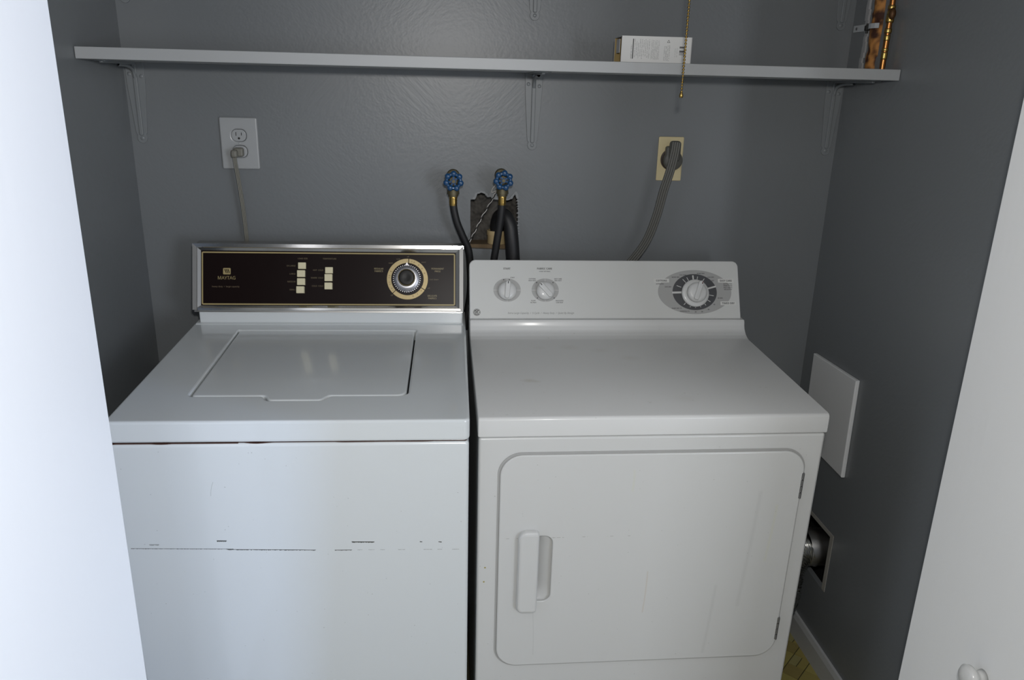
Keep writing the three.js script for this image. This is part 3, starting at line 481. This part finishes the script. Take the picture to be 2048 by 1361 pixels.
// ------------------------------------------------------------------ outlets and power cords
function ribbon(pts, wd, th, ridges, n = 60) {                   // flat ridged cable facing +z
  const c = new THREE.CatmullRomCurve3(pts.map(V)), ring = [];
  for (let i = 0; i < ridges; i++) for (let k = 0; k < 4; k++) { const a = Math.PI * (1 - k / 3); ring.push([-wd / 2 + wd / ridges * (i + 0.5 + 0.48 * Math.cos(a)), th / 2 * (0.45 + 0.55 * Math.sin(a))]); }
  for (let i = ridges - 1; i >= 0; i--) for (let k = 0; k < 4; k++) { const a = Math.PI * k / 3; ring.push([-wd / 2 + wd / ridges * (i + 0.5 + 0.48 * Math.cos(a)), -th / 2 * (0.45 + 0.55 * Math.sin(a))]); }
  const m = ring.length, pos = [], idx = [];
  for (let i = 0; i <= n; i++) { const p = c.getPoint(i / n), t = c.getTangent(i / n), side = new THREE.Vector3().crossVectors(t, V([0, 0, 1])).normalize().negate(), up = new THREE.Vector3().crossVectors(side, t).normalize(); if (up.z < 0) up.negate(); for (const [a, b] of ring) pos.push(p.x + side.x * a + up.x * b, p.y + side.y * a + up.y * b, p.z + side.z * a + up.z * b); }
  for (let i = 0; i < n; i++) for (let k = 0; k < m; k++) { const a = i * m + k, b = i * m + (k + 1) % m; idx.push(a, a + m, b, b, a + m, b + m); }
  const g = new THREE.BufferGeometry(); g.setAttribute('position', new THREE.Float32BufferAttribute(pos, 3)); g.setIndex(idx); g.computeVertexNormals(); return g;
}
{
  const o = thing('wall_outlet', 'white oversized outlet plate with two receptacles above the washing machine', 'outlet', [0.2525, 1.345, 0]);
  const s = rr(-0.0445, -0.061, 0.0445, 0.061, 0.004); for (const dy of [0.019, -0.019]) { const p = new THREE.Path(); rr(-0.0172, dy - 0.0142, 0.0172, dy + 0.0142, 0.0125, p); s.holes.push(p); }
  mesh('cover_plate', ext(s, 0.0075, 0.0035), M.plate, o);
  for (const dy of [0.019, -0.019]) {
    const r = mesh('receptacle', ext(rr(-0.0168, dy - 0.0138, 0.0168, dy + 0.0138, 0.0122), 0.0082, 0.001), M.plate, o);
    mesh('slot', [bx(-0.0072, -0.0056, dy - 0.001, dy + 0.0078, 0.0078, 0.0085), bx(0.0056, 0.0072, dy, dy + 0.0068, 0.0078, 0.0085), alongZ(cyl(0.0026, 0.0008)).translate(0, dy - 0.0068, 0.0083)], M.dark, r);
  }
  mesh('screw', alongZ(lathe([[0, 0], [0.003, 0], [0.0026, 0.0012], [0, 0.0014]])).translate(0, 0, 0.0072), M.plate, o);
  const p = thing('power_cord', 'grey appliance cord plugged into the white outlet and dropping behind the washer', 'cord', [0.2525, 1.326, 0.0086]);
  mesh('plug', [bx(-0.012, 0.011, -0.011, 0.010, 0.0002, 0.018, 0.005), bx(-0.016, 0.000, -0.013, 0.006, 0.012, 0.032, 0.006)], M.cord, p);
  mesh('cable', ribbon([[-0.008, -0.004, 0.024], [-0.0075, -0.018, 0.025], [-0.004, -0.058, 0.0225], [0.0005, -0.120, 0.020], [0.0025, -0.170, 0.017], [0.003, -0.225, 0.0145], [0.003, -0.30, 0.012]], 0.0098, 0.0052, 3), M.cord, p);

  const d = thing('wall_outlet', 'almond wall plate with one round brown receptacle above the dryer', 'outlet', [1.3204, 1.326, 0]);
  const ds = rr(-0.0325, -0.0548, 0.0325, 0.0548, 0.003); const hp = new THREE.Path(); hp.absarc(0.002, -0.001, 0.0275, 0, 6.2832); ds.holes.push(hp);
  mesh('cover_plate', ext(ds, 0.005, 0.0018, 24), M.almond, d);
  mesh('receptacle', alongZ(lathe([[0, 0], [0.027, 0], [0.027, 0.008], [0.0255, 0.0095], [0, 0.0095]], 40)).translate(0.002, -0.001, 0), M.bakelite, d);
  const c = thing('power_cord', 'thick dark grey ridged cord plugged into the almond plate above the dryer', 'cord', [1.3224, 1.325, 0.0098]);
  mesh('plug', [alongZ(lathe([[0, 0], [0.0235, 0], [0.0245, 0.012], [0.022, 0.022], [0, 0.024]], 32)).translate(0.001, -0.001, 0.0002), bx(-0.020, 0.016, 0.004, 0.034, 0.002, 0.022, 0.006), bx(-0.0185, 0.009, -0.002, 0.048, 0.018, 0.040, 0.008).translate(0.0035, 0, 0)], M.darkCord, c);
  mesh('cable', ribbon([[-0.004, 0.046, 0.046], [-0.006, 0.025, 0.0475], [-0.0135, -0.019, 0.048], [-0.0265, -0.072, 0.0475], [-0.040, -0.140, 0.046], [-0.060, -0.203, 0.042], [-0.094, -0.258, 0.036], [-0.14, -0.31, 0.03], [-0.16, -0.36, 0.026]], 0.0225, 0.008, 4), M.darkCord, c);
}

// ------------------------------------------------------------------ water valves, hoses, drain
{
  function valve(x, y, turn, label) {
    const v = thing('water_valve', label, 'valve', [x, y, 0], 'blue-handled water valves');
    mesh('pipe_stub', [alongZ(cyl(0.0095, 0.034, 20)).translate(0, 0.004, 0.012), alongZ(lathe([[0.0095, 0], [0.017, 0], [0.015, 0.004], [0.0095, 0.005]], 20)).translate(0, 0.004, 0.0005)], M.oldBrass, v, 'short supply pipe at the wall');
    mesh('valve_body', [alongZ(cyl(0.0125, 0.03, 8)).translate(0, 0.0, 0.042), lathe([[0, -0.022], [0.011, -0.022], [0.012, -0.008], [0.014, 0.002], [0.012, 0.012], [0.006, 0.017], [0, 0.018]], 20).translate(0, 0.002, 0.052), alongZ(cyl(0.010, 0.012, 6)).translate(0, 0, 0.067), alongZ(cyl(0.004, 0.024, 12)).translate(0, 0, 0.078)], M.oldBrass, v, 'tarnished brass body');
    const lobes = []; for (let i = 0; i < 7; i++) { const a = turn + i / 7 * 6.2832; lobes.push(new THREE.SphereGeometry(0.0074, 16, 12).scale(1, 1, 0.85).translate(0.0178 * Math.cos(a), 0.0178 * Math.sin(a), 0.082)); if (i % 2 === 0 || i === 3) lobes.push(bx(0, 0.018, -0.0022, 0.0022, 0.079, 0.0835).rotateZ(a)); }
    lobes.push(new THREE.TorusGeometry(0.0165, 0.0042, 10, 40).translate(0, 0, 0.082), alongZ(cyl(0.0062, 0.007, 16)).translate(0, 0, 0.083));
    const w = mesh('hand_wheel', lobes, M.blue, v, 'blue lobed hand wheel');
    mesh('wheel_screw', alongZ(lathe([[0, 0], [0.0036, 0], [0.003, 0.0022], [0, 0.003]], 14)).translate(0, 0, 0.0862), M.silver, w);
  }
  valve(0.7685, 1.2709, 1.55, 'blue-handled water valve on the back wall, with no torn opening below it');
  valve(0.8898, 1.2743, 0.55, 'blue-handled water valve directly above the torn opening in the wall');
  function hose(base, pts, label, end) {
    const hgroup = thing('water_hose', label, 'hose', base, 'black water supply hoses');
    mesh('coupling_nut', [cyl(0.0155, 0.012, 12, 0.0145).translate(0, 0, 0), cyl(0.0125, 0.006, 20).translate(0, -0.009, 0)], M.oldBrass, hgroup);
    mesh('ferrule', lathe([[0.0085, -0.034], [0.0098, -0.034], [0.0095, -0.030], [0.0103, -0.028], [0.0095, -0.025], [0.0103, -0.022], [0.0095, -0.019], [0.0103, -0.016], [0.0098, -0.011], [0.0085, -0.011]], 24), M.brass, hgroup, 'crimped brass ferrule');
    mesh('tube', tube(pts, 0.0094, 60, 14), M.rubber, hgroup);
  }
  hose([0.768, 1.2425, 0.054], [[0, -0.012, 0], [0.0005, -0.034, 0], [0.0085, -0.073, -0.002], [0.024, -0.112, -0.008], [0.039, -0.148, -0.016], [0.044, -0.19, -0.02], [0.045, -0.26, -0.022], [0.030, -0.36, -0.024]], 'black rubber hose curving down behind the washing machine from the valve beside the opening');
  hose([0.8895, 1.245, 0.054], [[0, -0.012, 0], [-0.0005, -0.040, 0], [-0.005, -0.083, -0.003], [-0.0125, -0.142, -0.010], [-0.0165, -0.172, -0.013], [-0.022, -0.23, -0.018], [-0.03, -0.33, -0.02]], 'black rubber hose hanging straight down in front of the torn opening');
  const dh = thing('drain_hose', 'thick black drain hose arching out of the torn opening', 'hose', [0.8836, 1.08, -0.028]);
  mesh('tube', tube([[0.002, 0.03, -0.005], [0.0, 0.055, 0], [0.0, 0.075, 0.006], [0.006, 0.0945, 0.024], [0.017, 0.0975, 0.044], [0.0285, 0.078, 0.056], [0.033, 0.048, 0.061], [0.0375, 0.0, 0.062], [0.042, -0.06, 0.062], [0.05, -0.16, 0.062], [0.05, -0.26, 0.062]], 0.0178, 72, 18), M.rubber, dh);
  const sp = thing('drain_pipe', 'tan plastic standpipe inside the torn opening', 'pipe', [0.8838, 1.0986, -0.034]);
  mesh('pipe', lathe([[0.021, 0], [0.025, 0], [0.025, 0.022], [0.0265, 0.022], [0.0265, 0.034], [0.0222, 0.034], [0.0222, 0.02], [0.021, 0.0]], 32), M.pvc, sp);
  const tw = thing('twisted_wire', 'thin black and white twisted wire slanting across the torn opening', 'wire', [0.8793, 1.2424, 0.012]);
  const A = V([-0.002, 0, 0.004]), B = V([-0.0729, -0.1386, 0.004]), strand = (ph) => { const p = []; for (let i = 0; i <= 60; i++) { const t = i / 60, q = A.clone().lerp(B, t), a = t * 34 + ph, r = 0.0014; p.push([q.x + r * 0.87 * Math.cos(a) + 0.002 * Math.sin(t * 9) * (1 - t), q.y - r * 0.46 * Math.cos(a), q.z + r * Math.sin(a)]); } return p; };
  mesh('wire', tube([[0.004, 0.018, -0.010], [-0.004, 0.013, 0.002], [-0.0128, 0.002, 0.004], [-0.0135, -0.006, 0.004], [-0.008, -0.004, 0.0045], ...strand(0)], 0.0011, 220, 6), std(lin(0.55, 0.53, 0.5), 0.5), tw, 'white strand');
  mesh('wire', tube(strand(Math.PI), 0.0011, 200, 6), M.dark, tw, 'black strand');
}

// ------------------------------------------------------------------ pull chain
{
  const x = 1.2182, z = 0.4, c = thing('pull_chain', 'thin brass bead chain hanging from the ceiling in front of the shelf', 'chain', [x, 1.4787, z]);
  const bead = new THREE.IcosahedronGeometry(0.0026, 1), list = []; for (let y = 0.012; y < CEIL - 1.4787; y += 0.0060) list.push(bead.clone().translate(0, y, 0));
  list.push(cyl(0.0007, CEIL - 1.4787 - 0.012, 6).translate(0, (CEIL - 1.4787 + 0.012) / 2, 0));
  const bm = mesh('bead_chain', mergeVertices(join(list)), M.brass, c); bm.userData.kind = 'stuff';
  mesh('end_bell', lathe([[0, 0], [0.0032, 0.0005], [0.0042, 0.004], [0.003, 0.009], [0.0016, 0.012], [0, 0.013]], 18), M.brass, c);
}

// ------------------------------------------------------------------ pipes, cover plate and exhaust duct on the right wall
{
  const ip = thing('insulated_pipe', 'thick pipe crusted with orange brown foam in the right corner above the shelf', 'pipe', [W + 0.013, SH.y + SH.t, 0.116]);
  const g = new THREE.CylinderGeometry(0.0205, 0.0235, CEIL - SH.y - SH.t, 36, 220, false); g.translate(0, (CEIL - SH.y - SH.t) / 2, 0);
  const p = g.attributes.position, col = new Float32Array(p.count * 3);
  for (let i = 0; i < p.count; i++) {
    const x = p.getX(i), y = p.getY(i), z = p.getZ(i), r = Math.hypot(x, z) || 1, n = noise.noise(x * 40, y * 34, z * 40), n2 = noise.noise(x * 110 + 5, y * 90, z * 110), k = 1 + 0.15 * n + 0.10 * n2;
    if (r > 0.001) { p.setX(i, x * k); p.setZ(i, z * k); }
    const a = 0.38 + 1.5 * noise.noise(x * 45, y * 38 + 4, z * 45) + 1.1 * n2, c = lin(0.05, 0.015, 0.006).lerp(lin(0.5, 0.22, 0.055), Math.max(0, Math.min(1, a))); c.toArray(col, i * 3);
  }
  g.setAttribute('color', new THREE.BufferAttribute(col, 3)); g.computeVertexNormals();
  mesh('foam_cover', g, std(0xffffff, 0.75, 0, { vertexColors: true }), ip);
  const cp = thing('copper_pipe', 'slim shiny copper pipe with brass fittings beside the brown pipe', 'pipe', [W - 0.014, SH.y + SH.t, 0.194]);
  mesh('pipe', cyl(0.0062, CEIL - SH.y - SH.t, 20).translate(0, (CEIL - SH.y - SH.t) / 2, 0), M.copper, cp);
  const f = []; for (const [y, r, l] of [[0.022, 0.0070, 0.016], [0.040, 0.0072, 0.006], [0.062, 0.0070, 0.012], [0.078, 0.0080, 0.010], [0.100, 0.0088, 0.018], [0.117, 0.0078, 0.008], [0.128, 0.0084, 0.008]]) f.push(lathe([[0.0055, 0], [r * 0.92, 0], [r, l * 0.2], [r, l * 0.8], [r * 0.92, l], [0.0055, l]], 24).translate(0, y, 0));
  mesh('fitting', f, M.brass, cp, 'brass fittings');
  mesh('solder_lump', new THREE.SphereGeometry(0.0085, 16, 12).scale(0.9, 1.5, 0.9).translate(-0.001, 0.118, 0.0085), std(lin(0.09, 0.04, 0.012), 0.5, 0.5), cp, 'dark brown lump on the pipe');
  const st = thing('pipe_strap', 'pale metal strap clamping the brown pipe to the right wall', 'strap', [W, 1.6465, 0.0]);
  mesh('strap', [bx(-0.0024, 0, -0.0078, 0.0078, 0.010, 0.078, 0.0008), bx(-0.0026, 0, -0.008, 0.008, 0.045, 0.066, 0.0008)], M.strap, st);
  const band = (pts, hgt, th) => { const o2 = pts.map(([x, z], k) => { const [xa, za] = pts[Math.max(0, k - 1)], [xb, zb] = pts[Math.min(pts.length - 1, k + 1)], l = Math.hypot(xb - xa, zb - za); return [x - (zb - za) / l * th, z + (xb - xa) / l * th]; }); const g3 = ext(poly([...pts, ...o2.reverse()].map(([x, z]) => [x, -z])), hgt); g3.rotateX(-Math.PI / 2); return g3; };
  mesh('clamp_loop', band([[-0.0005, 0.078], [-0.004, 0.090], [-0.0105, 0.100], [-0.0145, 0.110], [-0.0150, 0.120], [-0.0125, 0.131], [-0.007, 0.139]], 0.011, 0.002).translate(0, -0.005, 0), M.strap, st, 'loop bent round the pipe');
  mesh('clamp_nut', [bx(-0.013, -0.002, -0.008, 0.004, 0.082, 0.094, 0.002), cyl(0.003, 0.022, 10).translate(-0.008, -0.003, 0.088)], std(lin(0.03, 0.03, 0.028), 0.5, 0.5), st, 'dark clamp nut');
  mesh('screw', lathe([[0, 0], [0.0036, 0], [0.003, 0.0015], [0, 0.002]], 16).rotateZ(Math.PI / 2).translate(-0.0022, 0, 0.026), M.hinge, st);

  const ap = thing('cover_plate', 'blank white square cover plate on the right wall beside the dryer', 'cover plate', [W, 0.699, 0.188]);
  const ps = ext(poly([[-0.1165, 0.1235], [-0.1105, -0.1245], [0.118, -0.129], [0.112, 0.131]]), 0.011, 0.0025); ps.rotateY(-Math.PI / 2);
  // shape x -> +z after the turn
  ps.scale(1, 1, 1);
  mesh('plate', ps.translate(0, 0, 0), std(lin(0.66, 0.67, 0.67), 0.5), ap);

  const ex = thing('exhaust_duct', 'crinkled foil exhaust duct running from behind the dryer into the right wall', 'duct', [W, 0.308, 0.212]);
  const path = new THREE.CatmullRomCurve3([[-0.030, 0, 0], [-0.055, -0.006, 0.006], [-0.088, -0.05, 0.028], [-0.098, -0.11, 0.045], [-0.118, -0.165, 0.04], [-0.165, -0.195, 0.025], [-0.210, -0.20, 0.016]].map(V));
  const tg = new THREE.TubeGeometry(path, 260, 0.048, 40), tp = tg.attributes.position, tn = tg.attributes.normal;
  for (let i = 0; i < tp.count; i++) { const s = Math.floor(i / 41), x = tp.getX(i), y = tp.getY(i), z = tp.getZ(i), k = 0.0026 * Math.sin(s * 1.05) + 0.004 * noise.noise(x * 70, y * 70, z * 70) + 0.003 * noise.noise(x * 160, y * 160, z * 160); tp.setXYZ(i, x + tn.getX(i) * k, y + tn.getY(i) * k, z + tn.getZ(i) * k); }
  tg.computeVertexNormals();
  mesh('foil_hose', tg, M.foil, ex);
  mesh('duct_collar', lathe([[0.047, 0.09], [0.051, 0.09], [0.051, 0.03], [0.053, 0.026], [0.051, 0.022], [0.0505, 0.004], [0.047, 0.004]], 48).rotateZ(-Math.PI / 2).translate(-0.03, 0, 0), M.galv, ex, 'smooth metal collar');
}

renderer.render(scene, camera);
